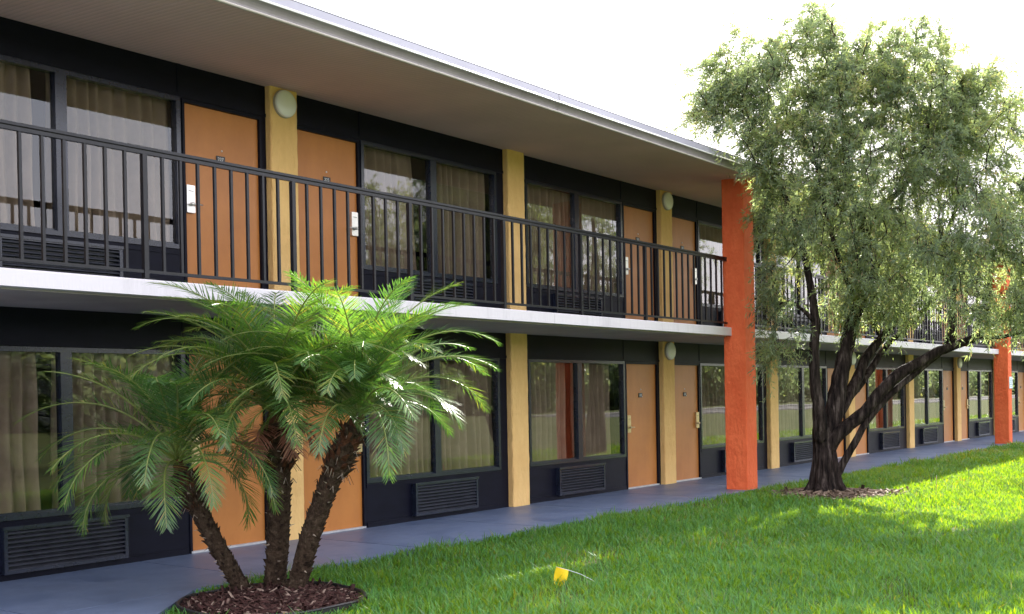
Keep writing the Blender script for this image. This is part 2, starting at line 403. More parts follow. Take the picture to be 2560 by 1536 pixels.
# doors -------------------------------------------------------------
def digits_mesh(txt):
    cu = bpy.data.curves.new('digits', 'FONT'); cu.body = txt; cu.size = .052; cu.align_x = 'CENTER'; cu.align_y = 'CENTER'; cu.extrude = .0008
    o = bpy.data.objects.new('digits', cu); COL.objects.link(o)
    bpy.context.view_layer.update()
    me = bpy.data.meshes.new_from_object(o.evaluated_get(bpy.context.evaluated_depsgraph_get()))
    bpy.data.objects.remove(o)
    vs = [(v.co.x, -v.co.z, v.co.y) for v in me.vertices]; fs = [tuple(p.vertices) for p in me.polygons]
    return vs, fs
def plate_mesh(txt):
    mb = MB(); mb.rbox(-.058, .058, -.012, 0, -.036, .036, .004)
    if txt:
        vs, fs = digits_mesh(txt); b = len(mb.v)
        mb.v += [(x - .006, y - .0135, z) for x, y, z in vs]
        for f in fs: mb.f.append(tuple(b + q for q in f)); mb.m.append(1); mb.sm.append(False)
        mb.box(.040, .050, -.0145, -.012, -.030, -.018, 1)
    return mb.mesh('number_plate', [M['plate'], M['digit']])
def lock_mesh(side, mat):
    """card lock: long rounded escutcheon, card slot and a lever that points to the middle of the door"""
    mb = MB()
    pts = []
    for cx, cz, a0 in ((.045, .135, 0), (-.045, .135, 90), (-.045, -.135, 180), (.045, -.135, 270)):
        for t in (0, 45, 90): pts.append((cx + .008 * math.cos(R(a0 + t)), cz + .008 * math.sin(R(a0 + t))))
    n = len(pts); b = len(mb.v)
    mb.v += [(x, 0, z) for x, z in pts] + [(x * .97, -.032, z * .985) for x, z in pts]
    for i in range(n):
        j = (i + 1) % n; mb.f.append((b + i, b + j, b + n + j, b + n + i)); mb.m.append(0); mb.sm.append(False)
    mb.f.append(tuple(b + n + i for i in range(n))); mb.m.append(0); mb.sm.append(False)
    mb.box(-.03, .03, -.0345, -.0325, .078, .084, 1)
    mb.box(-.047, .047, -.0340, -.0325, -.062, -.058, 1)
    mb.lathe([(.0, .072), (.016, .072), (.018, .068), (.018, .032)], 14, c=(0, 0, -.055), mi=0)
    mb.tube([(0, -.062, -.055), (side * .03, -.066, -.055), (side * .075, -.066, -.054), (side * .12, -.062, -.056)], [.010, .010, .009, .007], 8, 0)
    return mb.mesh('lock', [mat, M['plate']])
locks = {(s, f): lock_mesh(s, M['silver'] if f else M['brass']) for s in (1, -1) for f in (0, 1)}
leaf = MB(); leaf.box(0, .97, 0, .045, .008, DOOR); DOORM = leaf.mesh('door', M['door'])
leaf2 = MB(); leaf2.box(0, .98, 0, .045, .008, DOOR); DOORM2 = leaf2.mesh('door', M['door'])
eye = MB(); eye.lathe([(.0, .008), (.007, .008), (.011, .005), (.011, 0)], 12); EYE = eye.mesh('peephole', M['silver'])
th = MB(); th.box(-.02, .99, -.045, .06, 0, .022); THR = th.mesh('threshold', M['sill'])
nums = {-1: '27', 0: '25', 1: '23', 2: '21'}
blank = plate_mesh(None)
for i in range(KMIN, KMAX):
    L = bay_layout(i)
    for fl in (0, 1):
        zb = Z2 * fl
        d = link('door', DOORM if L['right'] else DOORM2, B, (L['d0'] + .0, .022, zb + .006))
        wd = L['d1'] - L['d0']
        link('number_plate', plate_mesh(str(fl + 1) + nums[i]) if i in nums else blank, d, (wd / 2 + (.0 if L['right'] else -.02), 0, 1.515))
        link('peephole', EYE, d, (wd / 2, 0, 1.61))
        side = -1 if L['right'] else 1
        link('lock', locks[(side, fl)], d, ((wd - .062) if L['right'] else .062, 0, 1.05))
        if fl == 0: link('threshold', THR, d, (0, 0, -.004))

# windows -----------------------------------------------------------
fm = MB()
zs, zh = SILL, HEAD
fm.box(-HW - .049, -HW, -.016, .07, zs - .044, zh + .044); fm.box(HW, HW + .049, -.016, .07, zs - .044, zh + .044)
fm.box(-HW, HW, -.016, .07, zs - .044, zs); fm.box(-HW, HW, -.016, .07, zh, zh + .044)
fm.box(-MU, MU, -.014, .07, zs, zh)
fm.box(-HW, -MU, .02, .05, zs, zs + .02); fm.box(MU, HW, .02, .05, zs, zs + .02)
FRM = fm.mesh('window', M['alu'])
pn = [MB(), MB()]
pn[0].box(-HW, -MU, .030, .036, zs, zh); pn[1].box(MU, HW, .030, .036, zs, zh)
PAN = [p.mesh('pane', M['glass']) for p in pn]
def curtain_mesh(x0, x1, seed, lean0=0, lean1=0):
    rr = random.Random(seed); n = int((x1 - x0) / .012); V = []; ph = rr.random() * 6
    zsteps = 14
    wl = [rr.uniform(.10, .20) for _ in range(80)]
    pos = [0]
    for w in wl: pos.append(pos[-1] + w)
    amp = [rr.uniform(.030, .070) for _ in range(81)]
    for j in range(zsteps + 1):
        t = j / zsteps; z = .40 + (2.16 - .40) * t
        for i in range(n + 1):
            s = i / n; u = s * (x1 - x0)
            k = max(q for q in range(80) if pos[q] <= u); f = (u - pos[k]) / wl[k]
            y = .16 + amp[k] * math.sin(2 * math.pi * f) * (.75 + .5 * (1 - t)) + .012 * math.sin(3.1 * u + ph + 2.2 * (1 - t))
            xa = x0 + lean0 * (1 - t); xb = x1 + lean1 * (1 - t)
            V.append((xa + (xb - xa) * s + .008 * math.sin(9 * t + u * 7), y, z))
    F = [(j * (n + 1) + i, j * (n + 1) + i + 1, (j + 1) * (n + 1) + i + 1, (j + 1) * (n + 1) + i) for j in range(zsteps) for i in range(n)]
    return np_mesh('curtain', V, F, M['curtain'], smooth=True)
CUR = {
    'full': [curtain_mesh(-1.36, -.01, 1), curtain_mesh(.01, 1.36, 2)],
    'gapmid': [curtain_mesh(-1.36, -.28, 3, 0, .10), curtain_mesh(.10, 1.30, 4, -.05, 0)],
    'gapleft': [curtain_mesh(-1.36, -.22, 5), curtain_mesh(-.06, 1.36, 6)],
    'gapends': [curtain_mesh(-1.36, -.20, 7), curtain_mesh(.02, 1.12, 8, 0, .02)],
}
style = {(-1, 1): 'gapleft', (0, 1): 'gapmid', (1, 1): 'full', (2, 1): 'full', (-1, 0): 'gapleft', (0, 0): 'full', (1, 0): 'gapends', (2, 0): 'full', (4, 0): 'gapmid', (5, 0): 'gapends', (6, 0): 'gapleft'}
for i in range(KMIN, KMAX):
    L = bay_layout(i)
    for fl in (0, 1):
        w = link('window', FRM, B, (L['wc'], 0, Z2 * fl))
        for p in PAN: link('pane', p, w)
        for c in CUR[style.get((i, fl), ('full', 'gapends', 'gapleft')[(i + fl) % 3])]: link('curtain', c, w)

# wall lamps --------------------------------------------------------
lb = MB(); lb.lathe([(.0, .0), (.150, .0), (.154, .005), (.154, .030), (.150, .034)], 40)
LBASE = lb.mesh('base', M['lamprim'])
lg = MB(); lg.lathe([(.148, .030), (.149, .046), (.143, .058), (.126, .068), (.09, .076), (.045, .080), (.0, .081)], 40)
LGLASS = lg.mesh('diffuser', M['lampglass'])
for k, fl, lab in ((0, 1, 'round white wall lamp high on the pilaster between doors 227 and 225'),
                   (2, 1, 'round white wall lamp on the balcony pilaster nearest the near orange column'),
                   (2, 0, 'round white wall lamp on the ground floor pilaster left of the near orange column'),
                   (0, 0, 'round white wall lamp on the ground floor pilaster behind the palms'),
                   (4, 0, 'round white wall lamp on the ground floor pilaster behind the tree limbs'),
                   (6, 0, 'round white wall lamp on the ground floor pilaster left of the far orange column'),
                   (4, 1, 'round white wall lamp on the upper pilaster hidden behind the tree crown')):
    t = thing('wall_lamp', lab, 'wall lamp', (px0(k) + WC / 2 - .012, -DC, (2.265 if fl == 0 else 4.815)), 'round wall lamps on the lamp pilasters')
    link('base', LBASE, t); link('diffuser', LGLASS, t)

# air conditioners --------------------------------------------------
AW, AH = 1.25, .41
ca = MB()
ca.box(0, .035, -.075, .0, 0, AH); ca.box(AW - .035, AW, -.075, 0, 0, AH)
ca.box(.035, AW - .035, -.075, 0, 0, .03); ca.box(.035, AW - .035, -.075, 0, AH - .03, AH)
ca.box(.035, AW - .035, -.02, -.002, .03, AH - .03)
ca.box(-.012, AW + .012, -.085, -.075, AH - .018, AH + .010)
CASE = ca.mesh('casing', M['alu'])
gr = MB()
nl = 9
for q in range(nl):
    z = .040 + q * (AH - .085) / (nl - 1)
    gr.face([(.035, -.073, z), (AW - .035, -.073, z), (AW - .035, -.028, z + .016), (.035, -.028, z + .016)])
    gr.face([(.035, -.073, z), (.035, -.070, z - .012), (AW - .035, -.070, z - .012), (AW - .035, -.073, z)])
    gr.face([(.035, -.070, z - .012), (.035, -.026, z + .006), (AW - .035, -.026, z + .006), (AW - .035, -.070, z - .012)])
GRIL = gr.mesh('louvre', surf('louvre_paint', (.026, .028, .038), (.044, .047, .060), 6, .45))
aclab = {
    (-1, 0): 'wide dark louvred air conditioner under the ground floor window left of the palms',
    (0, 0): 'dark louvred air conditioner in the ground floor bay directly right of the palms',
    (1, 0): 'dark louvred air conditioner left of door 123 on the ground floor',
    (2, 0): 'louvred air conditioner half hidden behind the near orange column on the ground floor',
    (3, 0): 'louvred air conditioner partly covered by the thick tree trunk',
    (4, 0): 'louvred air conditioner just right of the tree trunk below its lowest limbs',
    (5, 0): 'small louvred air conditioner second to the left of the far orange column',
    (6, 0): 'small louvred air conditioner just left of the far orange column',
    (7, 0): 'louvred air conditioner beyond the far orange column',
    (-1, 1): 'louvred air conditioner on the balcony behind the railing at the far left',
    (0, 1): 'louvred air conditioner on the balcony in the bay of door 225',
    (1, 1): 'louvred air conditioner on the balcony in the bay of door 223',
    (2, 1): 'louvred air conditioner on the balcony behind the near orange column',
    (3, 1): 'louvred air conditioner on the balcony behind the left side of the tree crown',
    (4, 1): 'louvred air conditioner on the balcony behind the middle of the tree crown',
    (5, 1): 'louvred air conditioner on the balcony behind the right side of the tree crown',
}
for (i, fl), lab in aclab.items():
    L = bay_layout(i); x = L['a'] + 1.88 if L['right'] else L['b'] - 3.13
    t = thing('air_conditioner', lab, 'air conditioner', (x, -.002, Z2 * fl + .062), 'wall air conditioners below the windows')
    link('casing', CASE, t); link('louvre', GRIL, t)

# railings ----------------------------------------------------------
bal = MB(); bal.box(-.0125, .0125, -.0125, .0125, 2.655, 3.63); BAL = bal.mesh('baluster', M['rail'])
pst = MB(); pst.box(-.022, .022, -.022, .022, Z2 + .001, 3.624); pst.box(-.055, .055, -.050, .050, Z2 + .0005, Z2 + .012); PST = pst.mesh('post', M['rail'])
rlabs = {-1: 'black metal balcony railing before doors 227 and 225, ending at the near orange column',
         0: 'black metal balcony railing behind the tree between the two orange columns',
         1: 'black metal balcony railing right of the far orange column'}
for n in (-1, 0, 1):
    x0, x1 = OX + n * OP + OW, OX + (n + 1) * OP
    t = thing('balcony_railing', rlabs[n], 'railing', ((x0 + x1) / 2, -YR, 0), 'balcony railings between orange columns')
    a, b = x0 - (x0 + x1) / 2, x1 - (x0 + x1) / 2
    top = MB(); top.rbox(a - .0, b, -.024, .024, 3.664, 3.688, .006); top.box(a, b, -.017, .017, 3.626, 3.655); top.box(a, b, -.006, .006, 3.655, 3.664)
    obj('top_rail', top, M['rail'], t)
    bot = MB(); bot.box(a, b, -.014, .014, 2.634, 2.660); obj('bottom_rail', bot, M['rail'], t)
    c = (x0 + x1) / 2
    x = (15.70 + (n + 1) * OP) - c; q = 0
    pitch = 1.648 / 9
    x_ = x
    while x_ + pitch < b - .05: x_ += pitch; q -= 1
    while x_ > a + .05:
        link('post' if q % 9 == 0 else 'baluster', PST if q % 9 == 0 else BAL, t, (x_, 0, 0))
        x_ -= pitch; q += 1

# sign on the far column
t = thing('wall_sign', 'small pale blue notice fixed to the front of the far orange column', 'sign', (OX + OP + .22, -OY1 - .002, 1.66))
s = MB(); s.rbox(-.15, .19, -.012, 0, -.16, .16, .005); obj('panel', s, M['signwhite'], t)
s = MB()
for q, (a, b) in enumerate(((-.10, .14), (-.12, .15), (-.06, .10), (-.12, .12), (-.10, .13))): s.box(a, b, -.0145, -.0125, .10 - q * .05 - .012, .10 - q * .05 + .008)
obj('print', s, M['signink'], t)

# ------------------------------------------------------------------ utility flags
def flag(name, lab, loc, rot, col, pts, fw, fh, droop):
    t = thing(name, lab, 'marker flag', loc, None, (0, 0, rot))
    w = MB(); w.tube(pts, .0026, 6); obj('wire', w, M['wire'], t)
    p, q = Vector(pts[-1]), Vector(pts[-2]); d = (p - q).normalized()
    f = MB(); n = 6; rows = []
    for j in range(n + 1):
        v = j / n
        rows.append([p - d * (fw * (1 - i / 6)) + Vector((0, -.012 * math.sin(3 * v + i * .5), -fh * v)) + Vector((-droop * v, 0, 0)) + d * (.010 * math.sin(v * 3) if i else .02 * v * v) for i in range(7)])
    for j in range(n):
        for i in range(6):
            a = [rows[j][i], rows[j][i + 1], rows[j + 1][i + 1], rows[j + 1][i]]
            f.face(a, 0, True); f.face([x + Vector((0, .0014, 0)) for x in reversed(a)], 0, True)
    obj('flag', f, col, t)
def rf_dir(r, f=0): return Vector((.6 * r + .8 * f, -.8 * r + .6 * f, 0))
AX = math.atan2(-.8, .6)        # local X along the picture's right
flag('marker_flag', 'yellow utility marker flag on a bent wire stuck in the lawn', (8.0, -4.51, -.04), AX, M['flagyellow'],
     [(.02, 0, -.03), (.0, 0, .010), (-.06, 0, .055), (-.15, 0, .103), (-.25, 0, .138), (-.352, 0, .168)], .105, .150, .02)
flag('marker_flag', 'small orange utility marker flag in the sunlit lawn right of the tree', (16.83, -4.62, -.04), AX, M['flagorange'],
     [(0, 0, -.02), (.005, 0, .12), (.01, 0, .26), (.015, 0, .33)], .06, .20, .01)

# ------------------------------------------------------------------ vegetation tools
def leaf_quads(P, D, U, ln, wd, fold=.0):
    """diamond leaves: P base, D direction, U face normal"""
    S = np.cross(D, U); S /= np.linalg.norm(S, axis=1, keepdims=True) + 1e-9
    ln = ln[:, None]; wd = wd[:, None]
    a = P; b = P + D * ln * .45 + S * wd * .5; c = P + D * ln; d = P + D * ln * .45 - S * wd * .5
    V = np.stack([a, b, c, d], 1).reshape(-1, 3)
    F = np.arange(len(P) * 4).reshape(-1, 4)
    return V, F
def unit(v): return v / (np.linalg.norm(v, axis=-1, keepdims=True) + 1e-9)

def grow_crown(lobes, nodes, n_clump, per, lmin, lmax, wmin, wmax, seed, to_world, reject=None, twigs=True, spread=.22):
    """clumps of narrow leaves spread through lobes; each joined to the nearest limb node by a twig"""
    g = np.random.default_rng(seed)
    vol = np.array([l[1][0] * l[1][1] * l[1][2] for l in lobes]) ** .8; vol /= vol.sum()
    C = []
    while len(C) < n_clump:
        l = lobes[g.choice(len(lobes), p=vol)]
        d = unit(g.normal(size=3)); rad = g.random() ** .42 * (g.uniform(.85, 1.08) if g.random() > .14 else g.uniform(1.05, 1.32))
        q = np.array(l[0]) + d * np.array(l[1]) * rad
        wq = to_world(q)
        if reject is not None and reject(wq): continue
        C.append(wq)
    C = np.array(C); nodes = np.array(nodes)[:, :3]
    tw = MB(); Ps, Ds, Us, T = [], [], [], []
    cen = C.mean(0)
    d0 = np.array([np.linalg.norm(nodes - c, axis=1).min() for c in C]); C = C[np.argsort(d0)]
    NB = np.zeros((len(nodes) + 3 * len(C), 3)); NB[:len(nodes)] = nodes; use = np.zeros(len(NB)); nn_ = len(nodes)
    for ci, c in enumerate(C):
        dist = np.linalg.norm(NB[:nn_] - c + np.array([0, 0, .18]), axis=1) + .16 * use[:nn_]
        bi = dist.argmin(); nd = NB[bi].copy(); use[bi] += 1
        out = unit(c - cen)
        mid = (nd + c) / 2 + np.array([0, 0, .08]) + g.normal(size=3) * .05
        if twigs:
            pts = [nd, nd * .6 + mid * .4 + g.normal(size=3) * .02, mid, mid * .45 + c * .55 + [0, 0, .02], c]
            L_ = np.linalg.norm(c - nd)
            r0 = min(.016, .005 + .008 * L_)
            tw.tube(pts, [r0, r0 * .85, r0 * .65, r0 * .5, .003], 5, cap=False)
            NB[nn_] = mid; NB[nn_ + 1] = pts[3]; NB[nn_ + 2] = c; nn_ += 3
        tone = g.normal(0, .16)
        k = 6
        for s in range(k):
            d0 = unit(out * .55 + g.normal(size=3) * .75 + np.array([0, 0, .10])); L_ = g.uniform(.18, .42) * spread / .22
            m = max(4, int(per / k * g.uniform(.6, 1.4)))
            t = np.sort(g.random(m)) ** .8
            stem = c + d0 * (t * L_)[:, None] + np.array([0, 0, -1.0]) * (t ** 2 * L_ * g.uniform(.2, 1.0))[:, None]
            sd = unit(d0 + np.array([0, 0, -1.0]) * (t * .9)[:, None])
            ld = unit(sd * .9 + g.normal(size=(m, 3)) * .62)
            Ps.append(stem + g.normal(size=(m, 3)) * .012); Ds.append(ld); Us.append(unit(g.normal(size=(m, 3))))
            T.append(np.clip(.45 + tone + g.normal(0, .13, m) + .14 * t, 0, .93))
            if twigs:
                e = c + d0 * L_ * .9 + np.array([0, 0, -L_ * .5])
                tw.tube([c, c + d0 * L_ * .5 + np.array([0, 0, -.04]), e], [.0028, .002, .001], 4, cap=False)
    P, D, U, T = map(np.concatenate, (Ps, Ds, Us, T))
    n = len(P)
    T = np.where(g.random(n) < .03, 1.0, T)
    V, F = leaf_quads(P, D, U, g.uniform(lmin, lmax, n), g.uniform(wmin, wmax, n))
    return V, F, np.repeat(T, 4), tw

# ------------------------------------------------------------------ the big tree
TB = np.array([16.79, -2.99, -.04])
def tw_(q): return np.array([TB[0] + .6 * q[0] + .8 * q[1], TB[1] - .8 * q[0] + .6 * q[1], TB[2] + q[2]])
def pxm(x, y, f=0): z = (1240 - y) / 164.; return ((x - 2060) / 164. + .018 * z, f, z)
limbs = [
    # stem, then limbs: (x, y, depth, radius) measured off the photograph in metres about the base
    [(2062, 1246, 0, .30), (2061, 1222, 0, .25), (2058, 1180, 0, .20), (2053, 1130, 0, .175), (2050, 1085, 0, .175), (2052, 1060, .02, .12)],
    [(2044, 1105, -.05, .13), (2040, 1060, -.12, .125), (2033, 1009, -.16, .105), (2025, 969, -.18, .095), (2020, 881, -.22, .085), (2022, 814, -.26, .075), (2004, 700, -.3, .06), (1964, 560, -.38, .045), (1905, 420, -.4, .03), (1850, 300, -.35, .016), (1815, 220, -.3, .008)],
    [(2064, 1105, .02, .17), (2078, 1056, .04, .165), (2095, 969, .08, .15), (2112, 891, .1, .135), (2129, 820, .12, .12), (2146, 770, .12, .11), (2166, 691, .1, .10), (2163, 582, .1, .085), (2126, 479, .1, .07), (2112, 380, .1, .055), (2096, 260, .05, .04), (2082, 150, 0, .022), (2072, 50, 0, .008)],
    [(2165, 590, .1, .06), (2186, 540, .05, .06), (2246, 479, -.1, .05), (2278, 430, -.15, .04), (2302, 330, -.2, .028), (2312, 230, -.2, .012)],
    [(2126, 479, .1, .045), (2060, 420, .3, .04), (2000, 320, .45, .03), (1960, 210, .5, .015)],
    [(2076, 1078, .06, .10), (2094, 1046, .12, .105), (2118, 1010, .2, .10), (2158, 942, .32, .095), (2182, 894, .4, .085), (2224, 847, .45, .08), (2262, 800, .5, .07), (2335, 700, .6, .055), (2400, 580, .65, .04), (2440, 450, .6, .025), (2450, 330, .6, .012)],
    [(2084, 1062, .08, .08), (2106, 1032, .18, .08), (2132, 999, .3, .075), (2172, 960, .45, .07), (2202, 925, .55, .065), (2246, 866, .65, .055), (2300, 820, .7, .05), (2380, 740, .75, .04), (2450, 640, .8, .03), (2520, 520, .8, .014)],
    [(2062, 1135, -.03, .12), (2084, 1092, -.10, .125), (2110, 1066, -.15, .12), (2146, 1034, -.22, .112), (2184, 982, -.3, .106), (2224, 942, -.36, .10), (2271, 916, -.4, .095), (2308, 893, -.42, .085), (2345, 877, -.55, .075), (2386, 856, -.8, .065), (2450, 800, -1.1, .05), (2530, 710, -1.35, .035), (2610, 600, -1.4, .015)],
    [(2386, 856, -.8, .045), (2420, 862, -1.0, .035), (2480, 850, -1.3, .02), (2530, 852, -1.5, .01)],
    [(2350, 876, -.44, .05), (2345, 800, -.5, .045), (2340, 700, -.6, .035), (2300, 600, -.7, .02)],
    [(2068, 1222, -.02, .08), (2086, 1186, -.07, .08), (2104, 1150, -.11, .068), (2129, 1103, -.16, .062), (2150, 1060, -.2, .062), (2198, 1000, -.26, .06), (2252, 953, -.3, .055), (2298, 915, -.32, .05), (2334, 881, -.34, .045), (2350, 830, -.3, .03)],
    [(2145, 775, .12, .05), (2100, 700, -.2, .045), (2050, 600, -.5, .035), (2010, 480, -.7, .02), (1990, 380, -.8, .01)],
    [(2022, 814, -.26, .04), (1985, 780, -.35, .03), (1940, 760, -.4, .02), (1905, 800, -.45, .01)],
    [(2224, 847, .45, .04), (2190, 760, .8, .035), (2180, 650, 1.0, .025), (2200, 500, 1.1, .012)],
]
def smooth_path(pts, sub=3):
    """Catmull-Rom through (x,y,z,r)"""
    P = [np.array(p, float) for p in pts]; P = [2 * P[0] - P[1]] + P + [2 * P[-1] - P[-2]]
    out = []
    for i in range(1, len(P) - 2):
        for s in range(sub):
            t = s / sub
            out.append(.5 * ((2 * P[i]) + (-P[i - 1] + P[i + 1]) * t + (2 * P[i - 1] - 5 * P[i] + 4 * P[i + 1] - P[i + 2]) * t * t + (-P[i - 1] + 3 * P[i] - 3 * P[i + 1] + P[i + 2]) * t ** 3))
    out.append(P[-2]); return out
tree = thing('tree', 'large bottlebrush tree with a dark forking trunk on the lawn in front of the balcony', 'tree', tuple(TB))
tk = MB(); nodes = []
for li, lb_ in enumerate(limbs):
    pts = [(*pxm(x, y, f), r) for x, y, f, r in lb_]
    sm = smooth_path(pts, 4)
    wpts = [tw_(p[:3]) for p in sm]; rad = [p[3] * .86 for p in sm]
    tk.tube([tuple(w - TB) for w in wpts], rad, 14 if li < 3 else 10, wob=.16, seed=li)
    for w, r in zip(wpts, rad):
        if w[2] > 1.3 and r < .12: nodes.append((*w, r))
# buttress flares at the foot
for a in range(9):
    an = a * 2 * math.pi / 9 + .3 * math.sin(a * 5); c, s_ = math.cos(an), math.sin(an)
    tk.tube([(.12 * c, .12 * s_, .75), (.15 * c, .15 * s_, .42), (.20 * c, .20 * s_, .18), (.30 * c, .30 * s_, .03), (.46 * c, .46 * s_, -.05)], [.04, .065, .07, .06, .03], 8, wob=.2, seed=40 + a)
trunk = obj('trunk', tk, M['bark'], tree)
rt = MB()
for a in range(34):
    rr = random.Random(a); an = rr.uniform(0, 2 * math.pi); c, s_ = math.cos(an), math.sin(an)
    L_ = rr.uniform(.5, 1.15); pts = []; pr_ = rr.uniform(-.5, .5)
    for q in range(7):
        t = q / 6; a2 = an + pr_ * t + .12 * math.sin(5 * t + a)
        rad = .30 + t * L_
        pts.append((rad * math.cos(a2), rad * math.sin(a2) - .12, .055 * (1 - t) + .01 + .012 * math.sin(9 * t + a)))
    rt.tube(pts, [(.030 if a % 3 == 0 else .016) * (1 - .75 * q / 6) for q in range(7)], 6, wob=.3, seed=a)
obj('root', rt, M['root'], tree)

rad_k = .88
lobes = [((1.10, -.05, 6.35), (.95, 1.0, .85)), ((2.15, -.1, 5.75), (.75, .9, .75)), ((.10, .0, 6.1), (1.35, 1.25, 1.0)), ((-1.15, -.5, 5.85), (.95, .85, 1.10)), ((.3, 0, 4.75), (1.65, 1.5, 1.35)),
         ((1.75, -.35, 5.15), (1.15, 1.2, 1.30)), ((2.15, -1.5, 3.65), (1.30, .75, .80)), ((.8, -.1, 3.35), (1.15, 1.2, .75)),
         ((-.75, -.35, 4.2), (.70, .75, 1.2)), ((-.85, -.40, 2.75), (.36, .45, .75)), ((3.0, -.9, 4.1), (1.0, .9, 1.35)), ((-1.5, -.5, 5.7), (.6, .6, 1.1)), ((-1.2, -.5, 4.9), (.5, .55, .6)),
         ((.0, 0, 7.1), (.5, .5, .5)), ((-.95, -.45, 1.9), (.22, .3, .5)), ((2.1, -1.6, 2.75), (.9, .4, .3)), ((2.9, -.9, 2.6), (.8, .6, .35))]
rj = random.Random(19)
def rej(w):
    if w[1] > -4.0 + .32 * w[2] and 16.55 < w[0] < 18.4 and rj.random() < .6: return True      # thinner on the side toward the building
    if w[1] > -1.72 and w[2] < 5.45: return True
    r_ = (w[0] - TB[0]) * .6 - (w[1] - TB[1]) * .8
    if r_ < -.92 and w[2] < 4.75: return True      # the hanging side stays clear of the orange column
    if w[1] > -2.35 and 4.6 < w[2] < 5.4: return True
    if abs(w[0] - (OX + .19)) < .45 and w[1] > -2.1 and w[2] < 5: return True
    return False
V, F, T, tw = grow_crown(lobes, nodes, 1560, 190, .055, .11, .010, .017, 5, tw_, rej)
V = V - TB
crown = link('crown', np_mesh('crown', V, F, M['leaf'], attr=T), tree)
tw.v = [tuple(np.array(v) - TB) for v in tw.v]
obj('twig', tw, M['bark'], tree)

# litter ring round its foot
def chip_bed(cx, cy, rx, ry, n, lmin, lmax, mat, name, z0, seed, mound=.05, rot=0.):
    g = np.random.default_rng(seed)
    a = g.uniform(0, 2 * np.pi, n); r = np.sqrt(g.random(n)) * g.uniform(.93, 1.03, n)
    edge = 1 + .10 * np.sin(3 * a + 1) + .06 * np.sin(7 * a)
    lx = r * rx * np.cos(a) * (edge if mound < .05 else 1); ly = r * ry * np.sin(a) * (edge if mound < .05 else 1)
    x = cx + lx * math.cos(rot) - ly * math.sin(rot); y = cy + lx * math.sin(rot) + ly * math.cos(rot)
    z = z0 + mound * (1 - r ** 2) + g.uniform(.0, .02, n)
    D = unit(np.stack([g.normal(size=n), g.normal(size=n), g.normal(size=n) * .22], 1)); U = unit(np.stack([g.normal(size=n) * .35, g.normal(size=n) * .35, np.ones(n)], 1))
    ln = g.uniform(lmin, lmax, n); S = unit(np.cross(D, U)); wd = ln * g.uniform(.16, .4, n)
    P = np.stack([x, y, z], 1); Nn = unit(np.cross(S, D)) * .004
    q = [P - S * wd[:, None] / 2, P + S * wd[:, None] / 2, P + S * wd[:, None] / 2 + D * ln[:, None], P - S * wd[:, None] / 2 + D * ln[:, None]]
    V = np.concatenate([np.stack([k + Nn for k in q], 1), np.stack([k - Nn for k in q], 1)], 1).reshape(-1, 3)
    F = np.concatenate([np.array([[0, 1, 2, 3], [4, 5, 1, 0], [5, 6, 2, 1], [6, 7, 3, 2], [7, 4, 0, 3]])[None] + (np.arange(n) * 8)[:, None, None]]).reshape(-1, 4)
    T = np.clip(g.beta(1.6, 2.4, n), 0, 1); T = np.where(g.random(n) < .05, 1, T)
    # the soil under the chips
    k = 48; bv = []; bf = []
    for j in range(5):
        for i in range(k):
            an = 2 * np.pi * i / k; e = (1 + .10 * np.sin(3 * an + 1) + .06 * np.sin(7 * an)) if mound < .05 else 1
            rr_ = j / 4; ax, ay = rr_ * rx * math.cos(an) * e, rr_ * ry * math.sin(an) * e
            bv.append((cx + ax * math.cos(rot) - ay * math.sin(rot), cy + ax * math.sin(rot) + ay * math.cos(rot), z0 + mound * (1 - rr_ ** 2)))
    for j in range(4):
        for i in range(k): bf.append((j * k + i, j * k + (i + 1) % k, (j + 1) * k + (i + 1) % k, (j + 1) * k + i))
    V = np.concatenate([V, np.array(bv)]); F = np.concatenate([F, np.array(bf) + n * 8]); T = np.concatenate([np.repeat(T, 8), np.full(len(bv), .15)])
    return tag(link(name, np_mesh(name, V, F, mat, attr=T)), kind='stuff')
tag(chip_bed(16.66, -3.22, 1.0, .78, 2600, .03, .13, M['chips'], 'bark_litter', -.036, 3, .03, AX), 'dry brown bark litter ring on the ground around the tree trunk', 'litter')

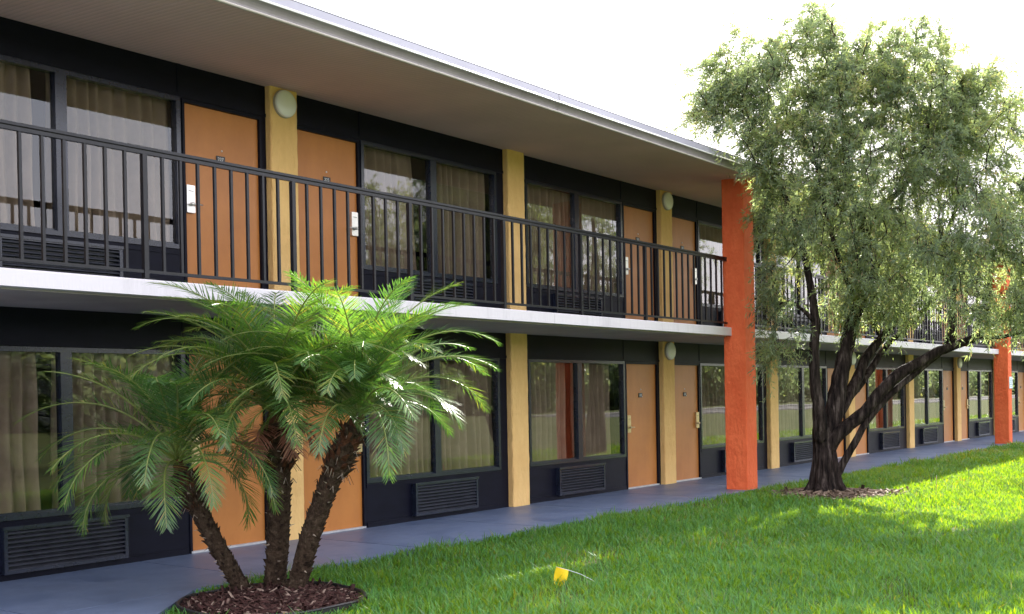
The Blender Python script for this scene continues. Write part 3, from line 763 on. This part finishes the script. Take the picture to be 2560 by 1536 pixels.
# second tree, only its edge reaches into the view
def far_tree(x, y, h, rad, seed, name, lab, grp, n_clump=150, per=60, ll=(.10, .2), lw=(.02, .045), spread=.3):
    g = np.random.default_rng(seed)
    t = thing(name, lab, 'tree', (x, y, -.04), grp)
    mb = MB(); nd = []
    trunk_top = h * .42
    p = [(0, 0, 0), (.06, .04, trunk_top * .5), (0, .1, trunk_top), (.1, .05, h * .7), (0, 0, h * .92)]
    r0 = h * .028
    mb.tube(p, [r0 * 1.5, r0, r0 * .85, r0 * .4, .01], 9, wob=.15, seed=seed)
    for a in range(9):
        an = a * 2.4 + g.uniform(-.3, .3); el = g.uniform(.3, 1.0); z0 = trunk_top * g.uniform(.75, 1.3); L_ = rad * g.uniform(.65, .95)
        pts = [np.array((0, .05, z0)) + np.array((math.cos(an) * math.cos(el), math.sin(an) * math.cos(el), math.sin(el) + .15 * s)) * L_ * s for s in (0, .3, .6, 1)]
        mb.tube(pts, [r0 * .5, r0 * .38, r0 * .25, .008], 7, wob=.15, seed=a)
        for q in pts[1:]: nd.append((*(q + [x, y, -.04]), .05))
    nd.append((x, y, h * .7, .05)); nd.append((x, y, h * .9, .05))
    obj('trunk', mb, M['bark'], t)
    lobs = []
    for a in range(9):
        an = a * 2.4; rr_ = rad * .5; lobs.append(((rr_ * math.cos(an), rr_ * math.sin(an), h * g.uniform(.45, .82)), (rad * g.uniform(.4, .6), rad * g.uniform(.4, .6), h * g.uniform(.14, .2))))
    lobs.append(((0, 0, h * .8), (rad * .6, rad * .6, h * .17)))
    V, F, T, tw2 = grow_crown(lobs, nd, n_clump, per, *ll, *lw, seed, lambda q: np.array([x + q[0], y + q[1], q[2]]), lambda w: w[1] > -1.8 and w[2] < 5.4, True, spread)
    o3 = np.array([x, y, -.04])
    link('crown', np_mesh('crown', V - o3, F, M['leaf'], attr=T), t)
    tw2.v = [tuple(np.array(v) - o3) for v in tw2.v]; obj('twig', tw2, M['bark'], t)
    return t
far_tree(25.3, -6.6, 7.6, 3.2, 21, 'tree', 'pale leafed tree at the right edge of the picture beyond the large bottlebrush tree', None, 420, 130, (.06, .11), (.012, .02), .24)
far_tree(24.0, -13.2, 8.4, 3.4, 33, 'tree', 'broad tree out on the lawn, seen only mirrored in the upper windows', None, 260, 90, (.08, .14), (.02, .04), .3)
def treeline():
    g = np.random.default_rng(77); C = []
    x = -90.
    while x < 420:
        h = g.uniform(4.5, 8.0); r_ = g.uniform(3.5, 5.5); y = -50 - g.uniform(0, 7)
        m = int(300)
        d = unit(g.normal(size=(m, 3))); rad = g.random(m) ** .3
        c = np.array([x, y, h * .52]) + d * rad[:, None] * np.array([r_, r_ * .8, h * .50]); C.append(c[c[:, 2] > .1]); x += g.uniform(2.5, 5)
    C = np.concatenate(C); k = 9
    P = np.repeat(C, k, 0) + g.normal(size=(len(C) * k, 3)) * .45; n = len(P)
    V, F = leaf_quads(P, unit(g.normal(size=(n, 3))), unit(g.normal(size=(n, 3))), g.uniform(.35, .8, n), g.uniform(.25, .5, n))
    T = np.clip(np.repeat(g.normal(.4, .18, len(C)), k) + g.normal(0, .1, n), 0, .9)
    tag(link('treeline', np_mesh('treeline', V, F, M['leaf'], attr=np.repeat(T, 4))), 'dark far wood across the road, seen only as a reflection in the windows', 'wood', kind='stuff')
treeline()

# ------------------------------------------------------------------ palms in the mulch ring
tag(chip_bed(5.97, -2.80, .70, .70, 5200, .025, .085, M['mulch'], 'mulch', -.03, 8, .07), 'red brown bark mulch inside the black edging ring under the palms', 'mulch')
ed = MB(); n = 64
for i in range(n):
    a0, a1 = 2 * math.pi * i / n, 2 * math.pi * (i + 1) / n
    def ringp(a, r, z): return (r * math.cos(a), r * math.sin(a), z + .006 * math.sin(3 * a) + .004 * math.sin(7 * a))
    pr = [(.706, -.05), (.706, .008), (.700, .016), (.708, .024), (.718, .024), (.726, .016), (.720, .008), (.720, -.05)]
    for (ra, za), (rb, zb) in zip(pr[:-1], pr[1:]):
        ed.face([ringp(a0, ra, za), ringp(a1, ra, za), ringp(a1, rb, zb), ringp(a0, rb, zb)], 0, True)
edging = obj('garden_edging', ed, M['edging'], None, (5.97, -2.80, 0))
tag(edging, 'black plastic edging ring around the palm mulch bed', 'edging')

def frond_mesh(L_, e0, bend, seed, mats, dead=False, twist=0., npair=70, ll=.28):
    """pinnate frond in its own frame: grows along +X, up is +Z"""
    g = np.random.default_rng(seed)
    ns = 24; pts = [np.zeros(3)]; e = e0; yaw = 0.
    for i in range(ns):
        s = (i + 1) / ns
        e = e0 - bend * s ** 1.25; yaw = twist * s * s
        pts.append(pts[-1] + np.array([math.cos(e) * math.cos(yaw), math.cos(e) * math.sin(yaw), math.sin(e)]) * L_ / ns)
    pts = np.array(pts)
    mb = MB(); mb.tube([tuple(p) for p in pts], [.011 * (1 - .85 * i / ns) + .001 for i in range(ns + 1)], 6, cap=False)
    V, F, T = [list(v) for v in mb.v], [f for f in mb.f], [.6] * len(mb.v)
    mi = [1] * len(F)
    base_t = g.uniform(.25, .65)
    for i in range(npair):
        s = .20 + .80 * (i + .5) / npair
        f = s * ns; k = min(int(f), ns - 1); p = pts[k] + (pts[k + 1] - pts[k]) * (f - k)
        tan = unit(pts[k + 1] - pts[k]); side = unit(np.cross(tan, [0, 0, 1.])) if abs(tan[2]) < .99 else np.array([0, -1., 0]); upv = np.cross(side, tan)
        l = ll * (math.sin(math.pi * min(1, .22 + .74 * s)) ** .7) * g.uniform(.85, 1.1)
        fwdang = R(68 - 38 * s + g.normal(0, 5))           # leaflets lean toward the tip
        for sg in (-1, 1):
            dirv = unit(tan * math.cos(fwdang) + side * sg * math.sin(fwdang) + upv * (.35 * (1 - s) + g.normal(0, .10)))
            wd = (.0078 if not dead else .008) * g.uniform(.8, 1.2)
            q = p.copy(); dd = dirv.copy(); row = []
            nn = unit(np.cross(dd, tan)); drp = g.uniform(.08, .42) * (1.6 if dead else 1)
            for j, (tt, ww) in enumerate(((0, .5), (.3, 1), (.65, .8), (1, .04))):
                wv = unit(np.cross(dd, upv)) 
                row.append((q + wv * wd * ww / 2, q - wv * wd * ww / 2))
                q = q + dd * l * .34
                dd = unit(dd + np.array([0, 0, -1]) * drp * .34)
            b = len(V); tt_ = np.clip(base_t + g.normal(0, .14) + .15 * s, 0, .95)
            if g.random() < .02: tt_ = 1
            for a_, b_ in row: V += [list(a_), list(b_)]; T += [tt_, tt_]
            for j in range(3): F.append((b + 2 * j, b + 2 * j + 1, b + 2 * j + 3, b + 2 * j + 2)); mi.append(0)
    return np_mesh('frond', V, np.array(F), mats, mi, T, smooth=False)

def palm(name, lab, base, r1, f1, z1, bow, rad, seed, nf, L_, tilt=(0, 0), low=34, bd=100):
    """r1, f1: how far the head stands right of / beyond the foot"""
    g = np.random.default_rng(seed); rr = random.Random(seed)
    t = thing(name, lab, 'palm', (*base, -.03), 'palms growing in the mulch ring')
    h = rf_dir(r1, f1)
    P = []
    for i in range(15):
        s = i / 14; c = math.sin(math.pi * s) * bow
        d = rf_dir(r1 * s + c, f1 * s); P.append(np.array([d.x, d.y, z1 * s]))
    mb = MB()
    radf = lambda s: rad * (.98 + .25 * max(0, .12 - s) * 4 + .18 * s + (.28 if .74 < s < .86 else .0))
    mb.tube([tuple(p) for p in P], [radf(i / 14) for i in range(15)], 14, wob=.12, seed=seed)
    # spiral of old leaf bases
    nst = int(300 * z1 / 1.3)
    for k in range(nst):
        s = (k + .5) / nst * .97; f = s * 14; i = min(int(f), 13); c = P[i] + (P[i + 1] - P[i]) * (f - i); ax = unit(P[i + 1] - P[i])
        an = k * 2.39996; u = unit(np.cross(ax, [0.3, .9, 0.1])); v = np.cross(ax, u)
        o = u * math.cos(an) + v * math.sin(an); sd = np.cross(ax, o); r_ = radf(s)
        top = s > .72
        ln = rr.uniform(.022, .048) if not top else rr.uniform(.04, .085)
        w_ = rr.uniform(.014, .026); b0 = c + o * (r_ * .93)
        tip = b0 + ax * ln * rr.uniform(.5, 1.0) + o * ln * rr.uniform(.35, .9) * (1.2 if top else .8) + sd * rr.uniform(-.012, .012)
        q0 = [b0 - sd * w_ - ax * .02, b0 + sd * w_ - ax * .02, b0 + sd * w_ * .7 + ax * .022 + o * .006, b0 - sd * w_ * .7 + ax * .022 + o * .006]
        m_ = 1 if rr.random() < .62 else (0 if not top else 2)
        if rr.random() < .05:
            tip = b0 + ax * ln * rr.uniform(-.4, .9) + o * rr.uniform(.03, .075) + sd * rr.uniform(-.03, .03); m_ = 3; w_ *= .35
            q0 = [b0 - sd * w_ - ax * .006, b0 + sd * w_ - ax * .006, b0 + sd * w_ + ax * .006 + o * .004, b0 - sd * w_ + ax * .006 + o * .004]
        n2 = len(mb.v); tw_d = sd * w_ * .35
        mb.v += [tuple(x) for x in q0] + [tuple(tip - tw_d), tuple(tip + tw_d)]
        for q in ((0, 1, 5, 4), (1, 2, 5), (2, 3, 4, 5), (3, 0, 4)): mb.f.append(tuple(n2 + j for j in q)); mb.m.append(m_); mb.sm.append(False)
    # brown fibre wrap below the leaves
    top_p = P[-1]; axt = unit(P[-1] - P[-3])
    mb.tube([tuple(P[11]), tuple(P[12]), tuple(P[13]), tuple(P[14]), tuple(P[14] + axt * .12)], [rad * 1.12, rad * 1.30, rad * 1.25, rad * 1.0, rad * .5], 14, 2, wob=.25, seed=seed + 1)
    for k in range(90):      # loose fibres and split sheaths
        s = rr.uniform(.70, 1.0); i = min(int(s * 14), 13); c = P[i]; an = rr.uniform(0, 6.28)
        u = unit(np.cross(axt, [0.3, .9, 0.1])); v = np.cross(axt, u); o = u * math.cos(an) + v * math.sin(an)
        p0 = c + o * rad * 1.1; ln = rr.uniform(.03, .10)
        mb.tube([tuple(p0), tuple(p0 + o * ln * .5 + axt * ln * .6), tuple(p0 + o * ln * 1.0 + axt * ln * .4 - np.array([0, 0, ln * .5]))], [.004, .0032, .0012], 4, rr.choice([3, 2, 2]), cap=False)
    obj('trunk', mb, [M['palmbark'], M['palmstub'], M['fibre'], M['palestub']], t)
    head = top_p + axt * .05
    for k in range(nf):
        s = k / (nf - 1)                       # 0 = young and upright, 1 = oldest
        an = k * 2.39996 + g.normal(0, .2)
        e0 = R(83 - (83 - low) * s ** .8 + g.normal(0, 7)); bend = R(72 + (bd - 72) * s + g.normal(0, 12))
        l = L_ * (.72 + .34 * math.sin(math.pi * min(1, .2 + s * .8))) * g.uniform(.9, 1.1)
        me = frond_mesh(l, e0, bend, seed * 100 + k, [M['frond'], M['rachis']], twist=g.normal(0, .25))
        e = Matrix.Rotation(tilt[1], 4, 'Y') @ Matrix.Rotation(tilt[0], 4, 'X') @ Matrix.Rotation(an, 4, 'Z')
        o = link('frond', me, t, tuple(head + axt * (.10 * (1 - s))), tuple(e.to_euler()))
    return t, head
pc = (6.28, -2.45)
pm, hm = palm('palm_tree', 'middle palm of the clump with the thickest upright trunk and dead brown fronds', (6.285, -2.46), .04, .0, 1.40, .03, .086, 3, 54, 1.42, (0, 0), 40, 104)
pl, hl = palm('palm_tree', 'leftmost palm of the clump, leaning left with the thinnest trunk', (6.10, -2.34), -.50, -.02, 1.02, -.03, .064, 5, 36, 1.34, (0, 0), 22, 112)
pr_, hr = palm('palm_tree', 'rightmost palm of the clump, leaning right with a shaggy trunk top', (6.25, -2.74), .50, .05, 1.36, -.05, .074, 9, 54, 1.30, (0, 0), 36, 106)
for k, (an, e0, bd, l) in enumerate(((-.6, .5, 2.3, .52), (-1.15, .35, 2.2, .46), (3.6, .4, 2.3, .55), (-1.9, .3, 2.1, .42), (-2.7, .5, 2.4, .50), (-.2, .3, 2.0, .40))):
    me = frond_mesh(l, e0, bd, 900 + k, [M['deadfrond'], M['deadfrond']], dead=True, npair=30, ll=.24)
    o = link('dead_frond', me, pm, tuple(hm - np.array([0, 0, .10]) + np.array([math.cos(an), math.sin(an), 0]) * .07), (0, 0, an)); o['label'] = 'dried brown frond hanging from the trunk top'

# ------------------------------------------------------------------ grass
def vnoise(p, seed=3):
    """smooth value noise on (n,2) points, 0..1"""
    t = np.random.default_rng(seed).random((64, 64)); i = np.floor(p).astype(int); f = p - i; f = f * f * (3 - 2 * f)
    a, b = i[:, 0] % 64, i[:, 1] % 64; a1, b1 = (a + 1) % 64, (b + 1) % 64
    return (t[a, b] * (1 - f[:, 0]) + t[a1, b] * f[:, 0]) * (1 - f[:, 1]) + (t[a, b1] * (1 - f[:, 0]) + t[a1, b1] * f[:, 0]) * f[:, 1]
def grass_field():
    g = np.random.default_rng(4)
    bands = [(6.5, 10.5, 2900, 1.0), (10.5, 15, 1900, 1.1), (15, 23, 1000, 1.4), (23, 36, 480, 2.0), (36, 60, 170, 3.2)]
    fw, rt_ = np.array([.80, .60]), np.array([.60, -.80]); cam = np.array([0, -9.652])
    Ps, Sc = [], []
    for d0, d1, dens, sc in bands:
        half = .70
        area = (d1 * d1 - d0 * d0) * half
        n = int(area * dens)
        d = np.sqrt(g.uniform(d0 * d0, d1 * d1, n)); l = g.uniform(-half, half, n) * d
        p = cam + d[:, None] * fw + l[:, None] * rt_
        edge = -1.86 + .05 * np.sin(p[:, 0] * 3.1) + .04 * np.sin(p[:, 0] * 7.7 + 1)
        ok = (p[:, 1] < edge) & (l > -.5 * d) & (p[:, 1] > -26)
        ok &= np.hypot(p[:, 0] - 5.97, p[:, 1] + 2.80) > .735
        tx = (p - np.array([16.66, -3.22])); tl = tx @ np.array([.6, -.8]); tn = tx @ np.array([.8, .6])
        rr_ = np.hypot(tl / 1.0, tn / .78)
        ok &= (rr_ > 1.02) | ((rr_ > .8) & (g.random(n) < .25))
        ok &= ~((p[:, 0] < 5.98) & (p[:, 1] > -1.86 + (p[:, 0] - 5.98) * .80 - .02))
        # thin worn spots near the walk
        worn = np.sin(p[:, 0] * 1.7 + 2 * np.sin(p[:, 1] * 2.3)) + np.sin(p[:, 0] * .63 - p[:, 1] * 1.9 + 1.3)
        ok &= ~((worn > 1.45) & (g.random(n) < .55))
        for n0 in (-1, 0, 1, 2):
            cx = OX + n0 * OP; ok &= ~((p[:, 0] > cx - .03) & (p[:, 0] < cx + OW + .03) & (p[:, 1] > -OY1 - .03))
        Ps.append(p[ok]); Sc.append(np.full(ok.sum(), sc))
    P = np.concatenate(Ps); sc = np.concatenate(Sc); n = len(P)
    print('grass blades', n)
    big = .5 + .5 * np.sin(P[:, 0] * 1.3 + np.sin(P[:, 1] * 1.1) * 2) * np.sin(P[:, 1] * 1.9 + np.cos(P[:, 0] * .8))
    h = g.uniform(.055, .115, n) * (.8 + .35 * big) * (1 + .12 * (sc - 1)); h *= np.where(P[:, 1] > -2.05, 1.15, 1)
    h *= np.where(g.random(n) < .08, 1.45, 1) * (.7 + .6 * vnoise(P * 2.2 + 9))
    w = g.uniform(.006, .0115, n) * sc
    an = g.uniform(0, 2 * np.pi, n); lean = g.uniform(.1, .95, n) * h
    dx, dy = np.cos(an), np.sin(an); sx, sy = -dy, dx
    z = np.full(n, -.046)
    def pt(t, s):
        k = lean * t ** 1.8; ww = w * s
        return (np.stack([P[:, 0] + dx * k + sx * ww / 2, P[:, 1] + dy * k + sy * ww / 2, z + h * t * (1 - .22 * t)], 1),
                np.stack([P[:, 0] + dx * k - sx * ww / 2, P[:, 1] + dy * k - sy * ww / 2, z + h * t * (1 - .22 * t)], 1))
    a = pt(0, .8); b = pt(.5, 1); c = pt(1, .12)
    V = np.stack([a[0], a[1], b[0], b[1], c[0], c[1]], 1).reshape(-1, 3)
    F = (np.array([[0, 1, 3, 2], [2, 3, 5, 4]])[None] + (np.arange(n) * 6)[:, None, None]).reshape(-1, 4)
    dry = vnoise(P * .55) * .5 + vnoise(P * 1.7 + 31) * .3 + vnoise(P * 5 + 77) * .2
    strip = np.clip((P[:, 1] + 3.4) / 1.2, 0, 1) * np.clip((P[:, 0] - 9) / 10, 0, 1)
    corner = np.clip((-P[:, 1] - 6.2) / 2.0, 0, 1) * .8
    edge_far = np.clip((P[:, 1] + 3.9) / 1.0, 0, 1) * np.clip((P[:, 0] - 17) / 5, 0, 1)
    dry = np.clip((dry - .70) * 2.6 + .22 * strip + .25 * corner + .75 * edge_far * vnoise(P * 1.3 + 40), 0, 1)
    T = np.clip(.42 + g.normal(0, .19, n) + .35 * dry + .36 * (vnoise(P * .42 + 5) - .5) + .18 * (vnoise(P * 1.9 + 15) - .5), 0, .92); T = np.where(g.random(n) < .015 + .42 * dry, 1., T)
    o = link('grass', np_mesh('grass', V, F, M['grass'], attr=np.repeat(T, 6)))
    tag(o, 'green lawn grass between the walkway and the camera', 'grass', kind='stuff')
grass_field()

# ------------------------------------------------------------------ light
SKY_STR = .12
w = bpy.data.worlds.new('World'); SC.world = w; w.use_nodes = True
nt = w.node_tree; nt.nodes.clear(); L = nt.links
out = nt.nodes.new('ShaderNodeOutputWorld'); bg = nt.nodes.new('ShaderNodeBackground'); bg.inputs[1].default_value = SKY_STR
sky = nt.nodes.new('ShaderNodeTexSky'); sky.sky_type = 'NISHITA'; sky.sun_disc = False
sky.sun_elevation = SUN_EL; sky.sun_rotation = math.atan2(SUN_AZ[0], SUN_AZ[1]); sky.dust_density = 2.0; sky.air_density = 1.0; sky.ozone_density = 1.2
tc = nt.nodes.new('ShaderNodeTexCoord'); mp = nt.nodes.new('ShaderNodeMapping'); mp.inputs['Scale'].default_value = (1, 1, 2.2)
L.new(tc.outputs['Generated'], mp.inputs[0])
no = nt.nodes.new('ShaderNodeTexNoise'); no.inputs['Scale'].default_value = 2.3; no.inputs['Detail'].default_value = 7; no.inputs['Roughness'].default_value = .58
L.new(mp.outputs[0], no.inputs['Vector'])
rp = ramp(nt, no.outputs[0], [(.36, (.30, .30, .30)), (.62, (.95, .95, .95))])
mx = nt.nodes.new('ShaderNodeMix'); mx.data_type = 'RGBA'
sx = nt.nodes.new('ShaderNodeSeparateXYZ'); L.new(tc.outputs['Generated'], sx.inputs[0])
hz = ramp(nt, sx.outputs['Z'], [(.04, (.97, .97, .97)), (.55, (.0, .0, .0))])
mxx = nt.nodes.new('ShaderNodeMath'); mxx.operation = 'MAXIMUM'; L.new(rp.outputs[0], mxx.inputs[0]); L.new(hz.outputs[0], mxx.inputs[1])
L.new(mxx.outputs[0], mx.inputs[0]); L.new(sky.outputs[0], mx.inputs[6]); mx.inputs[7].default_value = (6.6, 6.25, 6.75, 1)
L.new(mx.outputs[2], bg.inputs[0]); L.new(bg.outputs[0], out.inputs[0])

sun = bpy.data.lights.new('sun', 'SUN'); sun.energy = 5.0; sun.angle = R(.53); sun.color = (1, .945, .86)
so_ = bpy.data.objects.new('sun', sun); COL.objects.link(so_)
sd = Vector((SUN_AZ[0] * math.cos(SUN_EL), SUN_AZ[1] * math.cos(SUN_EL), math.sin(SUN_EL)))
so_.rotation_euler = sd.to_track_quat('Z', 'Y').to_euler(); so_.location = sd * 60

# ------------------------------------------------------------------ camera
YAW, PIT, ROL, FPX, PY = .9263, -.0055, -.018, 2857.3, 1004.28
fwd = Vector((math.sin(YAW), math.cos(YAW), 0)); rgt = Vector((math.cos(YAW), -math.sin(YAW), 0)); up = Vector((0, 0, 1))
f2 = fwd * math.cos(PIT) + up * math.sin(PIT); u2 = -fwd * math.sin(PIT) + up * math.cos(PIT)
r3 = rgt * math.cos(ROL) + u2 * math.sin(ROL); u3 = -rgt * math.sin(ROL) + u2 * math.cos(ROL)
cam = bpy.data.cameras.new('camera'); co = bpy.data.objects.new('camera', cam); COL.objects.link(co)
mw = Matrix((r3, u3, -f2)).transposed().to_4x4(); mw.translation = Vector((0, -9.6522, 1.5593)); co.matrix_world = mw
cam.sensor_fit = 'HORIZONTAL'; cam.sensor_width = 36; cam.lens = FPX / 2560 * 36; cam.shift_y = (PY - 768) / 2560; cam.clip_end = 1000; cam.clip_start = .05
SC.camera = co
SC.view_settings.view_transform = 'Standard'; SC.view_settings.look = 'None'; SC.view_settings.exposure = 2.2; SC.view_settings.gamma = 1
SC.render.engine = 'CYCLES'; SC.cycles.max_bounces = 10; SC.cycles.transparent_max_bounces = 16; SC.cycles.use_denoising = True
SC.cycles.sample_clamp_indirect = 6
